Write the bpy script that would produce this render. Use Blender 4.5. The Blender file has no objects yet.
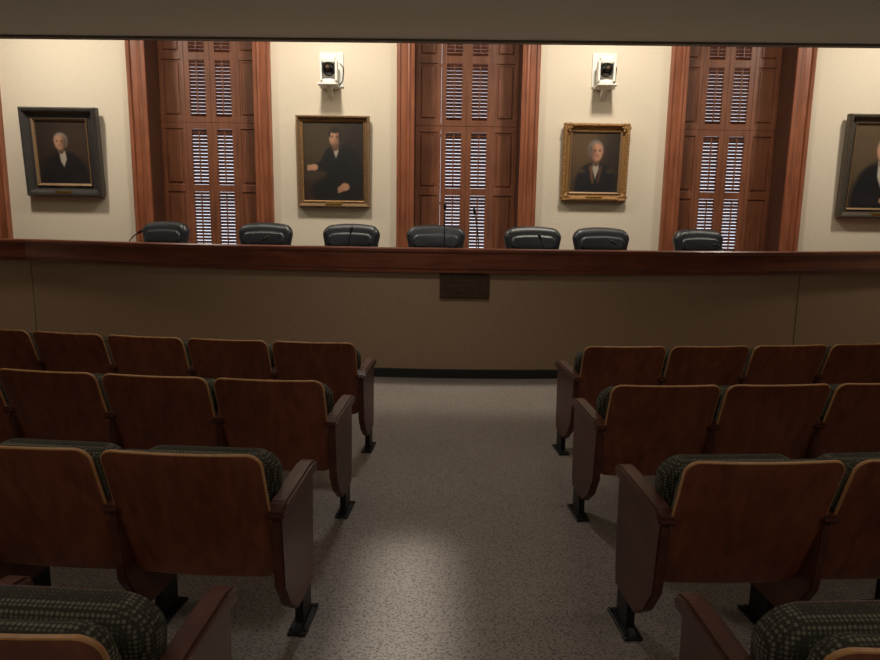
import bpy, bmesh, math, random
import numpy as np
from mathutils import Matrix, Vector
random.seed(4)
S=bpy.context.scene
S.view_settings.view_transform='Standard'
S.view_settings.exposure=0.0

def lin(c):
    return tuple(((x/255)/12.92 if x/255<=0.04045 else (((x/255)+0.055)/1.055)**2.4) for x in c)
# ------------------------------------------------------------ materials
def newmat(name):
    m=bpy.data.materials.new(name); m.use_nodes=True
    nt=m.node_tree; b=nt.nodes['Principled BSDF']
    return m,nt,b
def N(nt,t,**k):
    n=nt.nodes.new(t)
    for a,v in k.items():
        if a in n.inputs.keys(): n.inputs[a].default_value=v
        else: setattr(n,a,v)
    return n
def plain(name,rgb,rough=.6,metal=0,bump=0,bscale=40,spec=.5,var=.12):
    m,nt,b=newmat(name)
    tc=N(nt,'ShaderNodeTexCoord'); no=N(nt,'ShaderNodeTexNoise'); no.inputs['Scale'].default_value=bscale
    nt.links.new(tc.outputs['Object'],no.inputs['Vector'])
    r=N(nt,'ShaderNodeValToRGB'); c=lin(rgb)
    r.color_ramp.elements[0].position=.3; r.color_ramp.elements[1].position=.7
    r.color_ramp.elements[0].color=(*[x*(1-var) for x in c],1); r.color_ramp.elements[1].color=(*[min(1,x*(1+var)) for x in c],1)
    nt.links.new(no.outputs['Fac'],r.inputs['Fac']); nt.links.new(r.outputs['Color'],b.inputs['Base Color'])
    b.inputs['Roughness'].default_value=rough; b.inputs['Metallic'].default_value=metal
    b.inputs['Specular IOR Level'].default_value=spec
    if bump:
        bp=N(nt,'ShaderNodeBump'); bp.inputs['Strength'].default_value=bump; bp.inputs['Distance'].default_value=.01
        nt.links.new(no.outputs['Fac'],bp.inputs['Height']); nt.links.new(bp.outputs['Normal'],b.inputs['Normal'])
    return m
def wood(name,c1,c2,stretch=(14,14,1.2),rough=.35,coat=0.2,spec=.5):
    m,nt,b=newmat(name)
    tc=N(nt,'ShaderNodeTexCoord'); oi=N(nt,'ShaderNodeObjectInfo')
    add=N(nt,'ShaderNodeVectorMath',operation='ADD'); mul=N(nt,'ShaderNodeVectorMath',operation='SCALE'); mul.inputs['Scale'].default_value=7
    comb=N(nt,'ShaderNodeCombineXYZ')
    for i in range(3): nt.links.new(oi.outputs['Random'],comb.inputs[i])
    nt.links.new(comb.outputs[0],mul.inputs[0]); nt.links.new(tc.outputs['Object'],add.inputs[0]); nt.links.new(mul.outputs[0],add.inputs[1])
    mp=N(nt,'ShaderNodeMapping'); mp.inputs['Scale'].default_value=stretch
    nt.links.new(add.outputs[0],mp.inputs['Vector'])
    no=N(nt,'ShaderNodeTexNoise'); no.inputs['Scale'].default_value=1.6; no.inputs['Detail'].default_value=7; no.inputs['Distortion'].default_value=.7
    nt.links.new(mp.outputs[0],no.inputs['Vector'])
    no2=N(nt,'ShaderNodeTexNoise'); no2.inputs['Scale'].default_value=2.5
    nt.links.new(add.outputs[0],no2.inputs['Vector'])
    mx=N(nt,'ShaderNodeMath',operation='MULTIPLY_ADD'); mx.inputs[1].default_value=.35
    nt.links.new(no2.outputs['Fac'],mx.inputs[0]); 
    sb=N(nt,'ShaderNodeMath',operation='MULTIPLY'); sb.inputs[1].default_value=.65
    nt.links.new(no.outputs['Fac'],sb.inputs[0]); nt.links.new(sb.outputs[0],mx.inputs[2])
    r=N(nt,'ShaderNodeValToRGB'); r.color_ramp.elements[0].position=.36; r.color_ramp.elements[1].position=.64
    r.color_ramp.elements[0].color=(*lin(c1),1); r.color_ramp.elements[1].color=(*lin(c2),1)
    nt.links.new(mx.outputs[0],r.inputs['Fac']); nt.links.new(r.outputs['Color'],b.inputs['Base Color'])
    b.inputs['Roughness'].default_value=rough; b.inputs['Coat Weight'].default_value=coat; b.inputs['Coat Roughness'].default_value=.25
    b.inputs['Specular IOR Level'].default_value=spec
    return m
def emis(name,rgb,s):
    m,nt,b=newmat(name); b.inputs['Emission Color'].default_value=(*lin(rgb),1); b.inputs['Emission Strength'].default_value=s
    b.inputs['Base Color'].default_value=(.8,.8,.8,1); return m

M_wall=plain('wall_plaster',(216,204,184),.85,bump=.15,bscale=30,var=.02,spec=.2)
M_audwall=plain('audience_wall_paint',(158,148,134),.85,bump=.1,bscale=30,var=.04,spec=.2)
M_soffit=plain('soffit_paint',(228,236,226),.85,bump=.2,bscale=120,var=.03,spec=.1)
M_trimdark=plain('soffit_edge_dark',(120,116,104),.6,var=.05)
M_chairwood=wood('chair_veneer',(108,54,34),(142,78,50),rough=.34,coat=.3)
M_ply=wood('ply_edge_blonde',(184,130,80),(212,158,102),rough=.4)
M_armwood=wood('arm_wood',(72,38,28),(98,56,42),(8,2,8),rough=.42,coat=.1,spec=.4)
M_winwood=wood('window_cherry',(122,68,44),(154,92,62),rough=.4,coat=.15)
M_shut=wood('shutter_cherry',(106,62,41),(134,82,56),rough=.42,coat=.1)
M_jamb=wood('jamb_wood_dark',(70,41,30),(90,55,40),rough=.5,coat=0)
M_rail=wood('dais_rail_wood',(96,50,35),(126,70,49),(1.2,1.2,14),rough=.28,coat=.3)
M_desk=wood('desk_top_wood',(110,58,36),(140,78,50),(1.2,10,10),rough=.3,coat=.3)
M_black=plain('black_base',(30,28,27),.5)
M_cast=plain('black_cast_metal',(26,25,25),.45,metal=.3)
M_leather=plain('black_leather',(44,46,50),.32,bump=.2,bscale=140)
M_white=plain('white_plastic',(225,223,216),.4,var=.02)
M_lens=plain('black_gloss',(10,10,12),.1,var=0)
M_bronze=plain('bronze_plaque',(74,56,40),.5,metal=.3,var=.3,bscale=25)
M_brass=plain('brass',(190,150,80),.3,metal=.9)
M_gold=plain('gilt_gold',(150,112,66),.5,metal=.4,bump=.8,bscale=60,var=.45)
M_goldthin=plain('gilt_aged',(132,104,74),.5,metal=.3,bump=.3,bscale=50,var=.3)
M_blackframe=plain('ebony_frame',(56,52,50),.4,bump=.2,bscale=40,var=.25)
M_pewter=plain('dark_bronze_frame',(84,76,66),.45,metal=.3,bump=.2,bscale=40,var=.25)
M_platcarpet=plain('platform_carpet',(100,86,70),.95,bump=.4,bscale=200)
M_panelseam=plain('panel_seam',(104,86,68),.8)

def fabric_panel():
    m,nt,b=newmat('dais_panel_fabric')
    tc=N(nt,'ShaderNodeTexCoord')
    mp=N(nt,'ShaderNodeMapping'); mp.inputs['Scale'].default_value=(1,1,.2)
    no=N(nt,'ShaderNodeTexNoise'); no.inputs['Scale'].default_value=180
    nt.links.new(tc.outputs['Object'],mp.inputs[0]); nt.links.new(mp.outputs[0],no.inputs['Vector'])
    r=N(nt,'ShaderNodeValToRGB'); r.color_ramp.elements[0].position=.35; r.color_ramp.elements[1].position=.65
    r.color_ramp.elements[0].color=(*lin((148,122,98)),1); r.color_ramp.elements[1].color=(*lin((160,134,108)),1)
    nt.links.new(no.outputs['Fac'],r.inputs['Fac']); nt.links.new(r.outputs['Color'],b.inputs['Base Color'])
    b.inputs['Roughness'].default_value=.9; b.inputs['Specular IOR Level'].default_value=.2
    return m
M_panel=fabric_panel()
def upholstery():
    m,nt,b=newmat('chair_upholstery')
    tc=N(nt,'ShaderNodeTexCoord')
    v=N(nt,'ShaderNodeTexVoronoi'); v.inputs['Scale'].default_value=92; v.inputs['Randomness'].default_value=.12
    nt.links.new(tc.outputs['Object'],v.inputs['Vector'])
    r=N(nt,'ShaderNodeValToRGB'); r.color_ramp.elements[0].position=.24; r.color_ramp.elements[1].position=.5
    r.color_ramp.elements[0].color=(*lin((122,116,98)),1); r.color_ramp.elements[1].color=(*lin((62,60,51)),1)
    nt.links.new(v.outputs['Distance'],r.inputs['Fac']); nt.links.new(r.outputs['Color'],b.inputs['Base Color'])
    b.inputs['Roughness'].default_value=.95; b.inputs['Specular IOR Level'].default_value=.2
    return m
M_fab=upholstery()
def carpet():
    m,nt,b=newmat('floor_carpet')
    tc=N(nt,'ShaderNodeTexCoord')
    mp=N(nt,'ShaderNodeMapping'); mp.inputs['Scale'].default_value=(.8,1.4,1)
    nt.links.new(tc.outputs['Object'],mp.inputs[0])
    v=N(nt,'ShaderNodeTexVoronoi'); v.inputs['Scale'].default_value=100
    n1=N(nt,'ShaderNodeTexNoise'); n1.inputs['Scale'].default_value=95; n1.inputs['Detail'].default_value=4
    n2=N(nt,'ShaderNodeTexNoise'); n2.inputs['Scale'].default_value=1.3
    for t in (v,n1): nt.links.new(mp.outputs[0],t.inputs['Vector'])
    nt.links.new(tc.outputs['Object'],n2.inputs['Vector'])
    a=N(nt,'ShaderNodeMath',operation='ADD'); nt.links.new(v.outputs['Distance'],a.inputs[0]); nt.links.new(n1.outputs['Fac'],a.inputs[1])
    r=N(nt,'ShaderNodeValToRGB')
    r.color_ramp.elements[0].position=.65; r.color_ramp.elements[1].position=1.2
    r.color_ramp.elements[0].color=(*lin((66,60,55)),1); r.color_ramp.elements[1].color=(*lin((148,137,127)),1)
    nt.links.new(a.outputs[0],r.inputs['Fac'])
    mx=N(nt,'ShaderNodeMix',data_type='RGBA',blend_type='MULTIPLY'); mx.inputs['Factor'].default_value=.2
    nt.links.new(r.outputs['Color'],mx.inputs[6]); nt.links.new(n2.outputs['Fac'],mx.inputs[7])
    nt.links.new(mx.outputs[2],b.inputs['Base Color'])
    bp=N(nt,'ShaderNodeBump'); bp.inputs['Strength'].default_value=.25; bp.inputs['Distance'].default_value=.002
    nt.links.new(a.outputs[0],bp.inputs['Height']); nt.links.new(bp.outputs['Normal'],b.inputs['Normal'])
    b.inputs['Roughness'].default_value=.45; b.inputs['Specular IOR Level'].default_value=.5
    return m
M_carpet=carpet()
def glassmat():
    m,nt,b=newmat('window_glass')
    out=nt.nodes['Material Output']; t=N(nt,'ShaderNodeBsdfTransparent'); g=N(nt,'ShaderNodeBsdfGlossy'); g.inputs['Roughness'].default_value=.05
    mx=N(nt,'ShaderNodeMixShader'); mx.inputs[0].default_value=.06
    nt.links.new(t.outputs[0],mx.inputs[1]); nt.links.new(g.outputs[0],mx.inputs[2]); nt.links.new(mx.outputs[0],out.inputs['Surface'])
    return m
M_glass=glassmat()
M_sash=plain('sash_paint',(120,110,98),.5)
M_troffer=emis('troffer_lens',(255,240,215),1.0)

# ------------------------------------------------------------ mesh builder
class MB:
    def __init__(s): s.v=[];s.f=[];s.m=[];s.sm=[];s.mats=[]
    def mi(s,mat):
        if mat not in s.mats: s.mats.append(mat)
        return s.mats.index(mat)
    def add(s,vs,fs,mat,smooth=False,mx=None):
        o=len(s.v)
        for p in vs:
            p=Vector(p)
            if mx is not None: p=mx@p
            s.v.append(tuple(p))
        single=not isinstance(mat,(list,tuple))
        for i,f in enumerate(fs):
            s.f.append([o+k for k in f]); s.m.append(s.mi(mat if single else mat[i])); s.sm.append(smooth)
    def addbm(s,bm,mat,smooth=False,mx=None):
        bm.verts.index_update()
        s.add([v.co.copy() for v in bm.verts],[[v.index for v in f.verts] for f in bm.faces],mat,smooth,mx); bm.free()
    def box(s,x0,x1,y0,y1,z0,z1,mat,bev=0,mx=None,seg=2):
        bm=bmesh.new(); bmesh.ops.create_cube(bm,size=1)
        for v in bm.verts:
            v.co=Vector(((x0+x1)/2+v.co.x*(x1-x0),(y0+y1)/2+v.co.y*(y1-y0),(z0+z1)/2+v.co.z*(z1-z0)))
        if bev: bmesh.ops.bevel(bm,geom=bm.edges[:],offset=bev,segments=seg,affect='EDGES',profile=.5)
        s.addbm(bm,mat,False,mx)
    def cyl(s,c,r1,r2,h,mat,seg=20,mx=None,smooth=True):
        bm=bmesh.new(); bmesh.ops.create_cone(bm,cap_ends=True,segments=seg,radius1=r1,radius2=r2,depth=h)
        for v in bm.verts: v.co+=Vector(c)
        s.addbm(bm,mat,smooth,mx)
    def sph(s,c,r,mat,mx=None,sc=(1,1,1),u=16,w=10):
        bm=bmesh.new(); bmesh.ops.create_uvsphere(bm,u_segments=u,v_segments=w,radius=r)
        for v in bm.verts: v.co=Vector((v.co.x*sc[0]+c[0],v.co.y*sc[1]+c[1],v.co.z*sc[2]+c[2]))
        s.addbm(bm,mat,True,mx)
    def prism(s,poly,x0,x1,mat,bev=.0,mx=None):
        bm=bmesh.new()
        a=[bm.verts.new((x0,p[0],p[1])) for p in poly]; b=[bm.verts.new((x1,p[0],p[1])) for p in poly]
        n=len(poly); bm.faces.new(a[::-1]); bm.faces.new(b)
        for i in range(n): bm.faces.new((a[i],a[(i+1)%n],b[(i+1)%n],b[i]))
        bmesh.ops.recalc_face_normals(bm,faces=bm.faces[:])
        if bev: bmesh.ops.bevel(bm,geom=bm.edges[:],offset=bev,segments=2,affect='EDGES')
        s.addbm(bm,mat,False,mx)
    def tube(s,pts,rad,mat,seg=8,mx=None):
        pts=[Vector(p) for p in pts]; n=len(pts); vs=[];fs=[]
        rr=rad if isinstance(rad,(list,tuple)) else [rad]*n
        up=Vector((.123,.3,1)).normalized()
        for i,p in enumerate(pts):
            t=(pts[min(i+1,n-1)]-pts[max(i-1,0)]).normalized()
            a=t.cross(up)
            if a.length<.05: a=t.cross(Vector((1,0,0)))
            a.normalize(); b=t.cross(a)
            for k in range(seg):
                w=2*math.pi*k/seg; vs.append(p+(a*math.cos(w)+b*math.sin(w))*rr[i])
        for i in range(n-1):
            for k in range(seg):
                k2=(k+1)%seg; fs.append((i*seg+k,i*seg+k2,(i+1)*seg+k2,(i+1)*seg+k))
        fs.append(list(range(seg))[::-1]); fs.append([(n-1)*seg+k for k in range(seg)])
        s.add(vs,fs,mat,True,mx)
    def slab(s,w,h,r,rings,capmat0,capmat1,mx=None,wb=None,crown0=0,crown1=0,curve=0,smooth=True,topr=None,arch=0):
        wb=wb if wb is not None else w; cs=8
        def loop(ins):
            pts=[]
            for cx,cz,a0,rad in ((1,1,0,topr or r),(-1,1,90,topr or r),(-1,-1,180,r),(1,-1,270,r)):
                hw=(w if cz>0 else wb)/2
                for k in range(cs+1):
                    a=math.radians(a0+90*k/cs); q=max(rad-ins,.002)
                    pts.append((cx*(hw-max(rad,ins+.002))+q*math.cos(a), cz*(h/2-max(rad,ins+.002))+q*math.sin(a)))
            out=[]
            for i,p in enumerate(pts):
                q=pts[(i+1)%len(pts)]; out.append(p)
                if (i+1)%(cs+1)==0:
                    for k in range(1,6): out.append((p[0]+(q[0]-p[0])*k/6,p[1]+(q[1]-p[1])*k/6))
            return out
        n=len(loop(0)); vs=[];fs=[];ms=[]
        def ring(pts,y): 
            for p in pts: vs.append((p[0],y,p[1]))
        L0=loop(rings[0][0]); L1=loop(rings[-1][0])
        seq=[]
        for sc in (.15,.45,.75,.92): seq.append(([(p[0]*sc,p[1]*sc) for p in L0], rings[0][1]-crown0*(1-sc**2), capmat0))
        for (ins,y,m) in rings[:-1]: seq.append((loop(ins),y,m))
        seq.append((L1,rings[-1][1],capmat1))
        for sc in (.92,.75,.45,.15): seq.append(([(p[0]*sc,p[1]*sc) for p in L1], rings[-1][1]+crown1*(1-sc**2), capmat1))
        for q in seq: ring(q[0],q[1])
        for i in range(len(seq)-1):
            for k in range(n):
                k2=(k+1)%n; fs.append((i*n+k,i*n+k2,(i+1)*n+k2,(i+1)*n+k)); ms.append(seq[i][2])
        fs.append(list(range(n))[::-1]); ms.append(capmat0)
        fs.append([(len(seq)-1)*n+k for k in range(n)]); ms.append(capmat1)
        vs=[(x,y-curve*x*x,z+(arch*(1-(2*x/w)**2) if z>0 else 0)*(z/(h/2))) for x,y,z in vs]
        s.add(vs,fs,ms,smooth,mx)
    def moulding(s,w,h,prof,mat,mx=None,smooth=False):
        vs=[];fs=[];n=len(prof)
        for ins,y in prof:
            a=w/2-ins;b=h/2-ins
            vs+= [(-a,y,-b),(a,y,-b),(a,y,b),(-a,y,b)]
        for i in range(n):
            j=(i+1)%n
            for k in range(4):
                k2=(k+1)%4; fs.append((i*4+k,i*4+k2,j*4+k2,j*4+k))
        s.add(vs,fs,mat,smooth,mx)
    def mesh(s,name):
        me=bpy.data.meshes.new(name); me.from_pydata(s.v,[],s.f)
        for m in s.mats: me.materials.append(m)
        me.polygons.foreach_set('material_index',s.m); me.polygons.foreach_set('use_smooth',s.sm)
        me.update()
        bm=bmesh.new(); bm.from_mesh(me); bmesh.ops.recalc_face_normals(bm,faces=bm.faces[:]); bm.to_mesh(me); bm.free()
        return me
    def obj(s,name,loc=(0,0,0),rz=0):
        return place(s.mesh(name),name,loc,rz)
def place(me,name,loc=(0,0,0),rz=0):
    o=bpy.data.objects.new(name,me); S.collection.objects.link(o); o.location=loc; o.rotation_euler=(0,0,rz); return o
T=Matrix.Translation
def R(a,ax): return Matrix.Rotation(math.radians(a),4,ax)

# ------------------------------------------------------------ room shell
XL,XR,YB,YW,ZS,ZC=-8.2,8.9,-3.5,9.0,3.30,5.2
WIN=[-6.92,-3.27,.33,3.98,7.62]; OH=.73; WZ0,WZ1=.95,4.7
mb=MB(); mb.box(XL-.2,XR+.2,YB-.2,YW+.6,-.1,0,M_carpet); mb.obj('floor')
mb=MB()
edges=[XL-.2]
for c in WIN: edges+= [c-OH,c+OH]
edges.append(XR+.2)
for i in range(0,len(edges),2): mb.box(edges[i],edges[i+1],YW,YW+.6,0,ZC,M_wall)
for c in WIN:
    mb.box(c-OH,c+OH,YW,YW+.6,0,WZ0,M_wall); mb.box(c-OH,c+OH,YW,YW+.6,WZ1,ZC,M_wall)
mb.obj('wall_back')
mb=MB(); mb.box(XL-.2,XL,YB-.2,YW,0,ZC,M_audwall); mb.obj('wall_left')
mb=MB(); mb.box(XR,XR+.2,YB-.2,YW,0,ZC,M_audwall); mb.obj('wall_right')
mb=MB(); mb.box(XL,XR,YB-.2,YB,0,ZC,M_audwall); mb.obj('wall_rear')
mb=MB(); mb.box(XL-.2,XR+.2,5.9,YW+.6,ZC,ZC+.15,M_wall); mb.obj('ceiling')
mb=MB()
yl,yr=6.56,6.32
vs=[(XL,YB,ZS),(XR,YB,ZS),(XR,yr,ZS),(XL,yl,ZS),(XL,YB,ZC+.15),(XR,YB,ZC+.15),(XR,yr,ZC+.15),(XL,yl,ZC+.15)]
mb.add(vs,[(0,1,2,3),(4,5,6,7),(0,1,5,4),(1,2,6,5),(2,3,7,6),(3,0,4,7)],M_soffit)
mb.obj('ceiling_soffit')
mb=MB()
mb.add([(XL,yl-.05,ZS-.02),(XR,yr-.05,ZS-.02),(XR,yr+.02,ZS-.02),(XL,yl+.02,ZS-.02),(XL,yl-.05,ZS),(XR,yr-.05,ZS),(XR,yr+.02,ZS),(XL,yl+.02,ZS)],
 [(0,1,2,3),(4,5,6,7),(0,1,5,4),(1,2,6,5),(2,3,7,6),(3,0,4,7)],M_trimdark)
mb.obj('trim_1')
for (x,y) in ((-2.4,-.9),(2.6,-.9),(-2.6,2.6),(2.8,2.6)):
    mb=MB(); mb.moulding(1.3,.7,[(0,0),(0,.02),(.05,.02),(.05,0)],M_white,R(90,'X')); mb.box(-.6,.6,-.3,.3,-.006,0,M_troffer)
    mb.obj('ceiling_light',(x,y,ZS-.003))
mb=MB(); mb.cyl((0,0,-.008),.17,.17,.016,M_white,28); mb.cyl((0,0,-.018),.13,.13,.006,M_troffer,28); mb.obj('added_glare_fixture',(-.38,5.0,ZS))  # added fixture just out of view, for the glare on the aisle carpet
mb=MB(); mb.box(-.06,.06,-.85,.85,-.014,0,M_white,.003); mb.box(-.04,.04,-.82,.82,-.018,-.01,M_troffer); mb.obj('added_streak_fixture',(-.13,2.15,ZS))  # added unseen slot fixture, goes with the lamp for the aisle streak

# ------------------------------------------------------------ windows
def leaf(mb,x0,x1,z0,z1,zr,kind,yc):
    st=.05 if kind=='p' else .072; t=.036
    mb.box(x0+.001,x0+st,yc,yc+t,z0,z1,M_shut,.004); mb.box(x1-st,x1-.001,yc,yc+t,z0,z1,M_shut,.004)
    for a,b in ((z0,z0+.08),(zr-.05,zr+.05),(z1-.08,z1)): mb.box(x0+st-.002,x1-st+.002,yc,yc+t,a,b,M_shut,.003)
    for a,b in ((z0+.08,zr-.05),(zr+.05,z1-.08)):
        if kind=='p':
            mb.box(x0+st-.002,x1-st+.002,yc+.014,yc+t-.006,a,b,M_shut)
            mb.box(x0+st+.028,x1-st-.028,yc+.001,yc+.016,a+.03,b-.03,M_shut,.011,seg=1)
        else:
            n=int((b-a)/.046); p=(b-a)/n
            for i in range(n):
                mx=T((0,yc+t/2,a+p*(i+.5)))@R(-42,'X')
                mb.box(x0+st-.004,x1-st+.004,-.024,.024,-.004,.004,M_shut,mx=mx)
            mb.box((x0+x1)/2-.008,(x0+x1)/2+.008,yc-.014,yc-.002,a+.03,b-.03,M_shut)
for i,c in enumerate(WIN):
    mb=MB()
    h=WZ1-WZ0; zc=(WZ0+WZ1)/2; mx=T((0,YW,zc))
    mb.moulding(2*.955,h+.45,[(0,0),(0,-.06),(.02,-.075),(.045,-.06),(.05,-.035),(.13,-.03),(.145,-.05),(.17,-.055),(.19,-.035),(.235,-.03),(.235,0)],M_winwood,mx)
    mb.box(-1.0,1.0,YW-.12,YW,WZ0-.26,WZ0-.2,M_winwood,.01)
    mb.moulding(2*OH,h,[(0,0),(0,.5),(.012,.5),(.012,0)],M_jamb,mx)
    y=YW+.38; W=OH-.012; q=W/2
    for (z0,z1,zr) in ((WZ0+.012,2.963,2.06),(2.967,WZ1-.012,3.86)):
        leaf(mb,-W,-q,z0,z1,zr,'p',y); leaf(mb,-q,0,z0,z1,zr,'l',y)
        leaf(mb,0,q,z0,z1,zr,'l',y); leaf(mb,q,W,z0,z1,zr,'p',y)
    mb.box(-W,W,y+.037,y+.06,2.93,3.0,M_shut)
    mb.moulding(2*W,h-.03,[(0,.45),(0,.49),(.07,.49),(.07,.45)],M_sash,mx)
    for z in (1.9,2.85,3.8): mb.box(-W+.06,W-.06,YW+.455,YW+.485,z-.02,z+.02,M_sash)
    mb.box(-.02,.02,YW+.457,YW+.483,WZ0+.05,WZ1-.05,M_sash)
    mb.box(-W+.06,W-.06,YW+.468,YW+.472,WZ0+.05,WZ1-.05,M_glass)
    mb.obj('window_%d'%(i+1),(c,0,0))

# ------------------------------------------------------------ dais
CX,CY=.1,17.5; RD=11.0
path=[(XL+.02,7.76)]
for k in range(49):
    t=math.asin((-4.95-CX)/RD)+(math.asin((5.6-CX)/RD)-math.asin((-4.95-CX)/RD))*k/48
    path.append((CX+RD*math.sin(t),CY-RD*math.cos(t)))
path.append((XR-.02,8.1))
def sweep(mb,prof,mats,closed=True):
    P=[Vector(p) for p in path]; n=len(P); vs=[];fs=[];ms=[]; k=len(prof)
    for i,p in enumerate(P):
        t=(P[min(i+1,n-1)]-P[max(i-1,0)]).normalized(); nrm=Vector((t.y,-t.x))
        if i in(0,n-1): nrm=Vector((0,-1))
        for o,z in prof: vs.append((p.x+nrm.x*o,p.y+nrm.y*o,z))
    for i in range(n-1):
        for j in range(k if closed else k-1):
            j2=(j+1)%k; fs.append((i*k+j,(i+1)*k+j,(i+1)*k+j2,i*k+j2)); ms.append(mats[j])
    if closed:
        fs.append(list(range(k))); ms.append(mats[0]); fs.append([(n-1)*k+j for j in range(k)]); ms.append(mats[0])
    mb.add(vs,fs,ms)
mb=MB()
prof=[(.012,0),(.012,.09),(0,.095),(0,1.09),(.045,1.095),(.045,1.13),(.055,1.14),(.055,1.295),(.07,1.305),(.07,1.33),(.06,1.342),(-.09,1.342),(-.1,1.33),(-.1,1.29),(-.5,1.28),(-.5,1.245),(-.08,1.24),(-.08,0)]
mats=[M_black,M_black,M_panel,M_rail,M_rail,M_rail,M_rail,M_rail,M_rail,M_rail,M_rail,M_rail,M_rail,M_desk,M_desk,M_desk,M_panel,M_panel]
sweep(mb,prof,mats)
def dp(x,off=0):
    t=math.asin((x-CX)/(RD-0)); return (CX+(RD+off)*math.sin(t),CY-(RD+off)*math.cos(t),t)
for x in (-4.93,4.05):
    px,py,t=dp(x,.002); mb.box(-.003,.003,-.003,.003,.1,1.09,M_panelseam,mx=T((px,py,0))@Matrix.Rotation(t,4,'Z'))
mb.obj('dais')
px,py,t=dp(.24,0)
mb=MB(); mb.box(-.25,.25,-.022,0,.835,1.085,M_bronze,.006); mb.moulding(.46,.21,[(0,-.028),(0,-.02),(.012,-.02),(.012,-.028)],M_bronze,T((0,0,.96)))
for z in (.9,.95,1.0): mb.box(-.17,.17,-.026,-.02,z,z+.014,M_bronze)
mb.obj('wall_plaque',(px,py,0),t)
mb=MB(); P=[p for p in path]; vs=[];fs=[]
for x,y in P:
    vs+= [(x,y+.1,0),(x,y+.1,.45),(x,YW-.01,.45),(x,YW-.01,0)]
for i in range(len(P)-1):
    for j in range(4):
        j2=(j+1)%4; fs.append((i*4+j,(i+1)*4+j,(i+1)*4+j2,i*4+j2))
fs+=[(0,1,2,3),tuple((len(P)-1)*4+k for k in range(4))]
mb.add(vs,fs,M_platcarpet); mb.obj('platform')

# ------------------------------------------------------------ executive chairs
def exec_chair():
    mb=MB()
    mx=T((0,0.05,.785))@R(-8,'X'); L=M_leather
    mb.slab(.70,.60,.12,[(.05,-.075,L),(.018,-.055,L),(0,-.02,L),(0,.015,L),(.018,.05,L),(.05,.065,L)],L,L,mx,wb=.54,crown0=.02,crown1=.02,curve=.38,topr=.10,arch=.045)
    mb.slab(.56,.17,.07,[(.03,-.098,L),(.006,-.08,L),(0,-.05,L)],L,L,mx@T((0,0,.13)),crown0=.004,curve=.38,arch=.03)
    mx=T((0,-.2,.47))@R(90,'X')
    mb.slab(.56,.5,.1,[(.03,-.05,L),(0,-.03,L),(0,.03,L),(.03,.05,L)],L,L,mx,crown0=.02,crown1=.01)
    for sx in (-1,1):
        mb.tube([(sx*.27,-.02,.46),(sx*.31,-.03,.55),(sx*.31,-.06,.66),(sx*.31,-.2,.69),(sx*.31,-.34,.67)],[.016,.018,.02,.026,.022],L,10)
    mb.cyl((0,-.18,.27),.03,.03,.3,M_cast); mb.cyl((0,-.18,.41),.09,.11,.04,M_cast)
    for k in range(5):
        a=2*math.pi*k/5+.3; ex,ey=.28*math.cos(a),-.18+.28*math.sin(a)
        mb.tube([(0,-.18,.13),(ex*.6,-.18+(ey+.18)*.6,.1),(ex,ey,.075)],[.028,.02,.015],M_cast,8)
        mb.cyl((0,0,0),.03,.03,.03,M_black,14,T((ex,ey,.03))@R(90,'Y'))
    return mb.mesh('executive_chair')
EC=exec_chair()
for x,a in ((-3.54,3),(-2.15,2),(-1.08,-3),(-.065,2),(1.09,3),(1.93,-4),(3.23,-3)):
    y=7.62+(x-CX)**2/21
    place(EC,'executive_chair',(x,y,.45),math.atan2(x-CX,CY-y)+math.radians(a))

# ------------------------------------------------------------ microphones
def mic(lean,h):
    mb=MB(); mb.cyl((0,0,.012),.055,.05,.024,M_cast); pts=[]
    for k in range(9):
        u=k/8; pts.append((lean*u*u,.02*u-.0,.024+h*u))
    mb.tube(pts,.0065,M_cast,8); e=Vector(pts[-1]); d=(e-Vector(pts[-2])).normalized()
    mb.tube([e,e+d*.02,e+d*.06,e+d*.075],[.008,.015,.015,.008],M_cast,10)
    return mb
for x,lean,h in ((-3.72,.12,.12),(-2.05,.05,.07),(-1.02,.02,.16),(.03,0,.42),(.40,-.04,.37),(1.12,-.03,.12),(2.0,-.06,.08),(3.3,-.1,.07)):
    px,py,t=dp(x,-.3); mic(lean,h).obj('microphone',(px,py,1.287),t)

# ------------------------------------------------------------ wall cameras
def ptz():
    mb=MB()
    mb.box(-.15,.17,-.02,0,-.2,.24,M_white,.006)
    mb.box(-.13,.13,-.30,-.01,-.225,-.205,M_white,.004)
    mb.prism([(-.01,-.22),(-.24,-.22),(-.01,-.36)],-.03,.03,M_white)
    mb.cyl((0,-.17,-.175),.1,.085,.06,M_white,28)
    for sx in (-1,1): mb.box(sx*.1-.016,sx*.1+.016,-.22,-.11,-.16,.1,M_white,.012)
    mb.sph((0,-.17,0),.088,M_lens,sc=(1,1,1.15),u=24,w=16)
    mb.box(-.095,.095,-.24,-.1,.05,.15,M_white,.03,seg=3)
    mb.cyl((0,0,0),.045,.045,.03,M_lens,24,T((0,-.265,-.01))@R(90,'X'))
    mb.cyl((0,0,0),.03,.03,.01,M_bronze,24,T((0,-.282,-.01))@R(90,'X'))
    mb.tube([(.12,-.02,.1),(.17,-.03,.05),(.16,-.03,-.12),(.1,-.03,-.2)],.006,M_black,6)
    return mb.mesh('security_camera')
PT=ptz()
place(PT,'security_camera',(-1.51,YW-.004,3.59),0); place(PT,'security_camera',(2.13,YW-.004,3.63),0)

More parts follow.
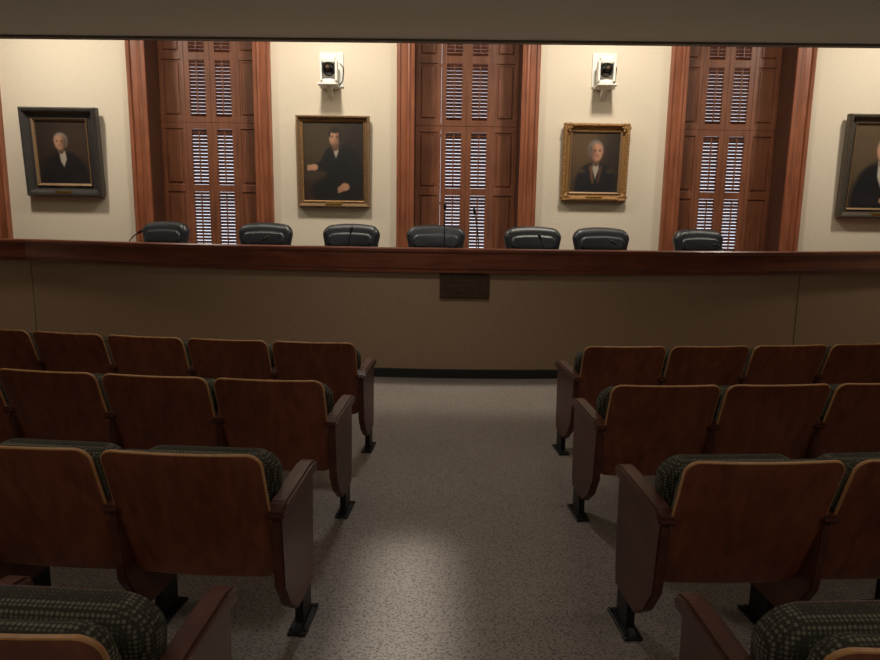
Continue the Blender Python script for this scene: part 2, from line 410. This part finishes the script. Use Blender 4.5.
# ------------------------------------------------------------ portraits
def srgb(c): return np.array(lin(c))
def canvas_mesh(name,w,h,fn,nx=120,nz=150):
    us=np.linspace(0,1,nx); vs=np.linspace(0,1,nz); U,V=np.meshgrid(us,vs)
    C=fn(U,V)
    verts=[((u-.5)*w,0,(v-.5)*h) for v in vs for u in us]
    faces=[(j*nx+i,j*nx+i+1,(j+1)*nx+i+1,(j+1)*nx+i) for j in range(nz-1) for i in range(nx-1)]
    return verts,faces,C.reshape(-1,3)
class Art:
    def __init__(s,U,V,bg,asp):
        s.U,s.V,s.a=U,V,asp; s.C=np.ones(U.shape+(3,))*srgb(bg)
    def mixa(s,a,col): a=np.clip(a,0,1)[...,None]; s.C=s.C*(1-a)+srgb(col)*a
    def ell(s,cx,cy,rx,ry,col,soft=.2,rot=0,al=1):
        dx=(s.U-cx); dy=(s.V-cy)*s.a; c,sn=math.cos(math.radians(rot)),math.sin(math.radians(rot))
        x=dx*c+dy*sn; y=-dx*sn+dy*c
        d=np.sqrt((x/rx)**2+(y/(ry*s.a))**2); s.mixa(np.clip((1-d)/soft+.5,0,1)*al,col)
    def seg(s,x0,y0,r0,x1,y1,r1,col,soft=.02):
        px,py=s.U-x0,(s.V-y0)*s.a; dx,dy=x1-x0,(y1-y0)*s.a
        t=np.clip((px*dx+py*dy)/(dx*dx+dy*dy),0,1); d=np.sqrt((px-t*dx)**2+(py-t*dy)**2)
        s.mixa((r0+(r1-r0)*t-d)/soft+.5,col)
    def poly(s,pts,col,soft=.015):
        inside=np.ones(s.U.shape)*1e9; n=len(pts)
        for i in range(n):
            (x0,y0),(x1,y1)=pts[i],pts[(i+1)%n]
            y0*=s.a;y1*=s.a; L=math.hypot(x1-x0,y1-y0)
            d=((x1-x0)*(s.V*s.a-y0)-(y1-y0)*(s.U-x0))/L
            inside=np.minimum(inside,d)
        s.mixa(inside/soft+.5,col)
    def face(s,cx,cy,r,skin,hair,side=1,style='white'):
        a=s.a; q=r/a
        dk=tuple(int(c*.55) for c in skin); lt=tuple(min(255,int(c*1.12)) for c in skin)
        s.ell(cx-side*r*.12,cy+q*.38,r*1.02,q*1.08,hair,.3)
        if style=='white': s.ell(cx-side*r*.85,cy+q*.05,r*.32,q*.75,tuple(int(c*.8) for c in hair),.5)
        s.seg(cx,cy-q*.6,r*.45,cx,cy-q*1.4,r*.45,dk)
        s.ell(cx+side*r*.08,cy-q*.02,r*.78,q*1.15,skin,.28)
        s.ell(cx-side*r*.6,cy-q*.15,r*.42,q*.95,dk,1.1,al=.75)
        s.ell(cx+side*r*.2,cy+q*.55,r*.42,q*.3,lt,1.0,al=.6)
        s.ell(cx+side*r*.45,cy-q*.2,r*.22,q*.25,lt,1.0,al=.5)
        for e in (-.3,.36):
            s.ell(cx+side*r*.1+r*e,cy+q*.14,r*.2,q*.12,dk,.9,al=.8); s.ell(cx+side*r*.1+r*e,cy+q*.11,r*.08,q*.07,(44,32,26),.6)
            s.ell(cx+side*r*.1+r*e,cy+q*.33,r*.2,q*.045,dk,.8,al=.7)
        s.seg(cx+side*r*.16,cy+q*.15,r*.03,cx+side*r*.2,cy-q*.2,r*.08,lt,.02)
        s.ell(cx+side*r*.1,cy-q*.3,r*.14,q*.06,dk,.8,al=.7)
        s.ell(cx+side*r*.14,cy-q*.55,r*.24,q*.06,(126,66,54),.7,al=.9)
        if style=='dark':
            s.ell(cx,cy+q*.98,r*.8,q*.36,hair,.6); s.ell(cx-side*r*.78,cy+q*.1,r*.24,q*.85,hair,.6)
            s.ell(cx+side*r*.76,cy+q*.5,r*.12,q*.5,hair,.6); s.ell(cx,cy-q*.95,r*.5,q*.25,(60,44,34),1,al=.6)
def art1(U,V):
    A=Art(U,V,(40,30,24),1.25); A.ell(.8,.6,.5,.5,(66,48,34),1.2,al=.7)
    A.ell(.5,.1,.46,.42,(22,18,18),.25); A.ell(.5,.3,.32,.2,(24,20,20),.3); A.seg(.82,.1,.12,.6,.02,.1,(30,25,24),.06)
    A.poly([(.45,.36),(.5,.28),(.56,.4),(.54,.52),(.43,.52)],(170,160,144),.03)
    A.face(.46,.66,.125,(172,128,100),(136,126,114),-1); return A.C
def art2(U,V):
    A=Art(U,V,(50,40,30),1.24); A.ell(.2,.75,.4,.4,(78,62,44),1.1,al=.6); A.ell(.9,.6,.3,.5,(34,27,22),1,al=.6)
    A.poly([(-.1,-.1),(.5,-.1),(.42,.22),(-.1,.25)],(52,32,24),.06)
    A.ell(.88,.32,.2,.28,(56,34,26),.4)
    A.ell(.64,.42,.27,.32,(24,22,22),.2); A.ell(.55,.12,.42,.22,(22,20,20),.3)
    A.seg(.46,.60,.1,.34,.45,.08,(26,24,24),.04); A.seg(.34,.45,.08,.22,.43,.055,(26,24,24),.04)
    A.seg(.82,.55,.11,.9,.28,.09,(26,25,25),.04); A.seg(.9,.28,.09,.74,.19,.055,(28,26,26),.04)
    A.poly([(.51,.62),(.54,.55),(.58,.63),(.57,.71),(.5,.71)],(168,158,140),.02); A.ell(.54,.665,.028,.02,(24,20,20),.4)
    A.face(.53,.80,.11,(172,128,100),(40,31,26),-1,'dark')
    for dy in (-.02,-.005,.01,.025): A.seg(.2,.43+dy*.6,.022,.09,.42+dy,.015,(176,132,102))
    A.ell(.19,.43,.055,.038,(180,136,106),.4)
    A.ell(.68,.185,.07,.048,(176,132,102),.4)
    for k in range(4): A.seg(.65,.2-.018*k,.016,.575,.17-.018*k,.012,(168,122,94))
    return A.C
def art3(U,V):
    A=Art(U,V,(72,54,36),1.16); A.ell(.2,.75,.4,.4,(96,72,46),1.2,al=.8); A.ell(.95,.5,.35,.7,(36,28,23),1,al=.8)
    A.ell(.52,.12,.42,.38,(24,22,26),.2); A.ell(.52,.34,.3,.16,(25,24,28),.25)
    A.ell(.24,.36,.07,.03,(84,66,42),.8,al=.6); A.ell(.8,.36,.07,.03,(76,60,40),.8,al=.6)
    A.poly([(.38,.44),(.46,.16),(.49,.16),(.45,.46)],(104,72,50),.03); A.poly([(.6,.46),(.56,.16),(.59,.16),(.66,.44)],(82,58,44),.03)
    A.poly([(.46,.4),(.52,.24),(.58,.4),(.57,.5),(.47,.5)],(168,158,140),.03)
    A.face(.52,.68,.15,(178,130,102),(124,116,106),1); return A.C
def art4(U,V):
    A=Art(U,V,(76,62,44),1.2); A.ell(.1,.8,.5,.5,(98,80,56),1.2,al=.7); A.ell(.95,.5,.3,.6,(50,40,31),1,al=.8)
    A.ell(.5,.1,.46,.46,(24,22,24),.2); A.ell(.5,.36,.34,.18,(26,24,26),.25)
    A.poly([(.43,.38),(.5,.26),(.56,.4),(.56,.56),(.42,.56)],(196,188,172),.03)
    A.face(.5,.70,.145,(190,142,114),(112,98,84),-1)
    A.seg(.2,.12,.08,.5,.1,.06,(34,30,32),.04); A.ell(.56,.1,.06,.035,(186,138,110),.4); return A.C
def artmat():
    m,nt,b=newmat('oil_painting'); a=N(nt,'ShaderNodeAttribute'); a.attribute_name='paint'
    tc=N(nt,'ShaderNodeTexCoord'); no=N(nt,'ShaderNodeTexNoise'); no.inputs['Scale'].default_value=14; no.inputs['Detail'].default_value=6
    nt.links.new(tc.outputs['Object'],no.inputs['Vector'])
    r=N(nt,'ShaderNodeValToRGB'); r.color_ramp.elements[0].color=(.7,.7,.7,1); r.color_ramp.elements[1].color=(1.05,1.05,1.05,1)
    mx=N(nt,'ShaderNodeMix',data_type='RGBA',blend_type='MULTIPLY'); mx.inputs['Factor'].default_value=.8
    nt.links.new(no.outputs['Fac'],r.inputs[0]); nt.links.new(a.outputs['Color'],mx.inputs[6]); nt.links.new(r.outputs[0],mx.inputs[7])
    nt.links.new(mx.outputs[2],b.inputs['Base Color']); b.inputs['Roughness'].default_value=.5; return m
M_art=artmat()
def portrait(x,z,w,h,fw,depth,mat,lip,fn,ornate=False,plaq=True,tilt=2.0,prof=None):
    mb=MB(); d=depth
    if prof is None: prof=[(0,0),(0,-d*.7),(fw*.12,-d),(fw*.3,-d*.95),(fw*.55,-d*.45),(fw*.75,-d*.4),(fw*.85,-d*.5),(fw,-d*.35),(fw,0)]
    mb.moulding(w,h,prof,mat)
    mb.moulding(w-2*fw*.84,h-2*fw*.84,[(0,-d*.3),(0,-d*.58),(fw*.14,-d*.45),(fw*.18,-d*.3)],lip)
    if ornate:
        for sx in (-1,1):
            for sz in (-1,1): 
                mb.sph((sx*(w/2-fw*.45),-d*.72,sz*(h/2-fw*.45)),fw*.4,mat,sc=(1,.4,1)); 
                for k in range(6):
                    a=k*math.pi*2/6; mb.sph((sx*(w/2-fw*.45)+fw*.42*math.cos(a),-d*.8,sz*(h/2-fw*.45)+fw*.42*math.sin(a)),fw*.15,mat,sc=(1,.6,1),u=8,w=6)
        nX=int(w/.045); nZ=int(h/.045)
        for k in range(nX):
            t=-w/2+fw+(w-2*fw)*(k+.5)/nX
            for sz in (-1,1): mb.sph((t,-d*.92,sz*(h/2-fw*.22)),.019,mat,sc=(1,.6,.8),u=8,w=6)
        for k in range(nZ):
            t=-h/2+fw+(h-2*fw)*(k+.5)/nZ
            for sx in (-1,1): mb.sph((sx*(w/2-fw*.22),-d*.92,t),.019,mat,sc=(.8,.6,1),u=8,w=6)
    if plaq: mb.box(-.11,.11,-d*1.02,-d*.6,-h/2+fw*.2,-h/2+fw*.2+.04,M_brass,.003)
    cw,ch=w-2*fw+.02,h-2*fw+.02
    vs,fs,col=canvas_mesh('c',cw,ch,fn); o0=len(mb.v)
    mb.add(vs,fs,M_art,True,T((0,-d*.3,0)))
    me=mb.mesh('portrait_painting')
    at=me.color_attributes.new('paint','FLOAT_COLOR','POINT')
    arr=np.ones((len(me.vertices),4)); arr[o0:o0+len(col),:3]=col; at.data.foreach_set('color',arr.ravel())
    o=place(me,'portrait_painting',(x,YW-.012-math.sin(math.radians(tilt))*h/2,z)); o.rotation_euler=(math.radians(tilt),0,0); return o
portrait(-5.14,2.48,1.03,1.16,.17,.12,M_blackframe,M_goldthin,art1,tilt=3)
portrait(-1.48,2.41,.99,1.2,.085,.08,M_goldthin,M_gold,art2)
portrait(2.07,2.45,.89,1.02,.12,.08,M_gold,M_goldthin,art3,ornate=True)
portrait(5.98,2.45,1.12,1.36,.13,.10,M_pewter,M_goldthin,art4)

# ------------------------------------------------------------ auditorium chairs
PW=.566
def aud_chair(side,outer=False):
    """origin on floor below top edge of back; chair faces +Y; side=+1 arm on +X side"""
    mb=MB()
    rec=.175; zt,zb=.818,.305; L=math.hypot(rec,zt-zb); ang=math.degrees(math.atan2(rec,zt-zb))
    mx=T((0,rec/2,(zt+zb)/2))@R(ang,'X')
    mb.slab(.535,L,.055,[(.005,-.005,M_ply),(.0,-.003,M_ply),(0,.004,M_ply),(.004,.007,M_ply)],M_chairwood,M_chairwood,mx,wb=.535,curve=-.16,topr=.05,crown0=.006)
    mb.slab(.50,L-.06,.06,[(.02,.007,M_fab),(0,.02,M_fab),(0,.05,M_fab),(.02,.072,M_fab)],M_fab,M_fab,mx,crown1=.01,curve=-.16,topr=.07)
    mx=T((0,.245,.565))@R(8,'X')
    mb.slab(.525,.385,.09,[(.03,-.045,M_fab),(.006,-.03,M_fab),(0,0,M_fab),(.006,.035,M_fab),(.02,.045,M_fab)],M_fab,M_fab,mx,wb=.48,crown0=.015,topr=.09)
    mb.slab(.46,.35,.09,[(.0,.045,M_armwood),(0,.052,M_armwood),(.012,.058,M_armwood)],M_armwood,M_armwood,mx,topr=.08)
    mb.tube([(-PW/2+.01,.27,.40),(PW/2-.01,.27,.40)],.014,M_cast,10)
    sides=[side]+([-side] if outer else [])
    for sd in sides:
        x=sd*PW/2
        mb.prism([(.07,.57),(.07,.595),(.12,.618),(.46,.632),(.515,.622),(.53,.60),(.515,.575)],x-.033,x+.033,M_armwood,.009)
        mb.prism([(.09,.573),(.505,.578),(.50,.40),(.49,.2),(.475,.13),(.27,.13),(.18,.20),(.115,.30)],x-.019,x+.019,M_armwood,.006)
        mb.prism([(.335,.14),(.455,.14),(.455,.03),(.49,.012),(.49,0),(.30,0),(.30,.012),(.335,.03)],x-.016,x+.016,M_cast,.003)
        mb.box(x-.036,x+.036,.29,.50,0,.012,M_cast,.004)
        for yy in (.315,.475):
            mb.cyl((x+.027,yy,.014),.007,.007,.008,M_cast,8); mb.cyl((x-.027,yy,.014),.007,.007,.008,M_cast,8)
        a,b=(x-.06,x-.015) if sd>0 else (x+.015,x+.06)
        mb.box(a,b,.15,.24,.42,.46,M_cast,.003)
    return mb.mesh('auditorium_chair')
CHM={(s,o):aud_chair(s,o) for s in (1,-1) for o in (False,True)}
rows=[(1.0,-.575,.675,4,4),(1.91,-.545,.77,5,5),(2.91,-.53,.80,6,6),(3.92,-.515,.895,6,7)]
for Y,xl,xr,nl,nr in rows:
    Rr=CY-Y
    for x0,sg,n in ((xl,-1,nl),(xr,1,nr)):
        for i in range(n):
            t=(x0-CX)/Rr+sg*(PW*.5+PW*i)/Rr
            place(CHM[(-sg,i==n-1)],'auditorium_chair',(CX+Rr*math.sin(t),CY-Rr*math.cos(t),0),t)

# ------------------------------------------------------------ lights
def area(name,loc,target,sx,sy,power,col,spread=180,shape='RECTANGLE'):
    l=bpy.data.lights.new(name,'AREA'); l.shape=shape; l.size=sx; l.size_y=sy; l.energy=power; l.color=col; l.spread=math.radians(spread)
    o=bpy.data.objects.new(name,l); S.collection.objects.link(o); o.location=loc
    d=Vector(target)-Vector(loc); o.rotation_euler=d.to_track_quat('-Z','Y').to_euler(); return o
warm=(1,.91,.78)
for x in (-5.13,-1.5,2.1,5.96):
    area('chamber_light',(x,7.15,5.1),(x,9,1.0),.32,.32,56,warm,140)
area('platform_light',(.3,7.3,5.15),(.3,8.2,0),10,.4,37,warm)
for (x,y) in ((-2.4,-.9),(2.6,-.9)): area('audience_light',(x,y,ZS-.03),(x,y,0),1.2,.6,20,(1,.91,.79))
for (x,y) in ((-2.6,2.6),(2.8,2.6)): area('audience_light',(x,y,ZS-.03),(x,y,0),1.2,.6,6,(1,.91,.79))
area('added_glare_lamp',(-.38,5.0,ZS-.03),(-.38,5.0,0),.26,.26,15,(1,.96,.89),150,'DISK')  # added lamp for the aisle glare, kept above the frame
o=area('added_streak_lamp',(-.13,2.15,ZS-.03),(-.13,2.15,0),.08,1.6,1.3,(1,.97,.92),11)  # added narrow lamp, shaped to lay a bright streak along the aisle
o.rotation_euler=(0,0,0)
w=bpy.data.worlds.new('World'); S.world=w; w.use_nodes=True
bg=w.node_tree.nodes['Background']; bg.inputs[0].default_value=(.80,.88,1,1); bg.inputs[1].default_value=1.7

# ------------------------------------------------------------ camera
cam=bpy.data.cameras.new('camera'); co=bpy.data.objects.new('camera',cam); S.collection.objects.link(co)
cam.sensor_width=36; cam.lens=26.18; cam.clip_start=.05
co.matrix_world=T((0,0,1.535))@R(81,'X')@R(.85,'Z')
S.camera=co
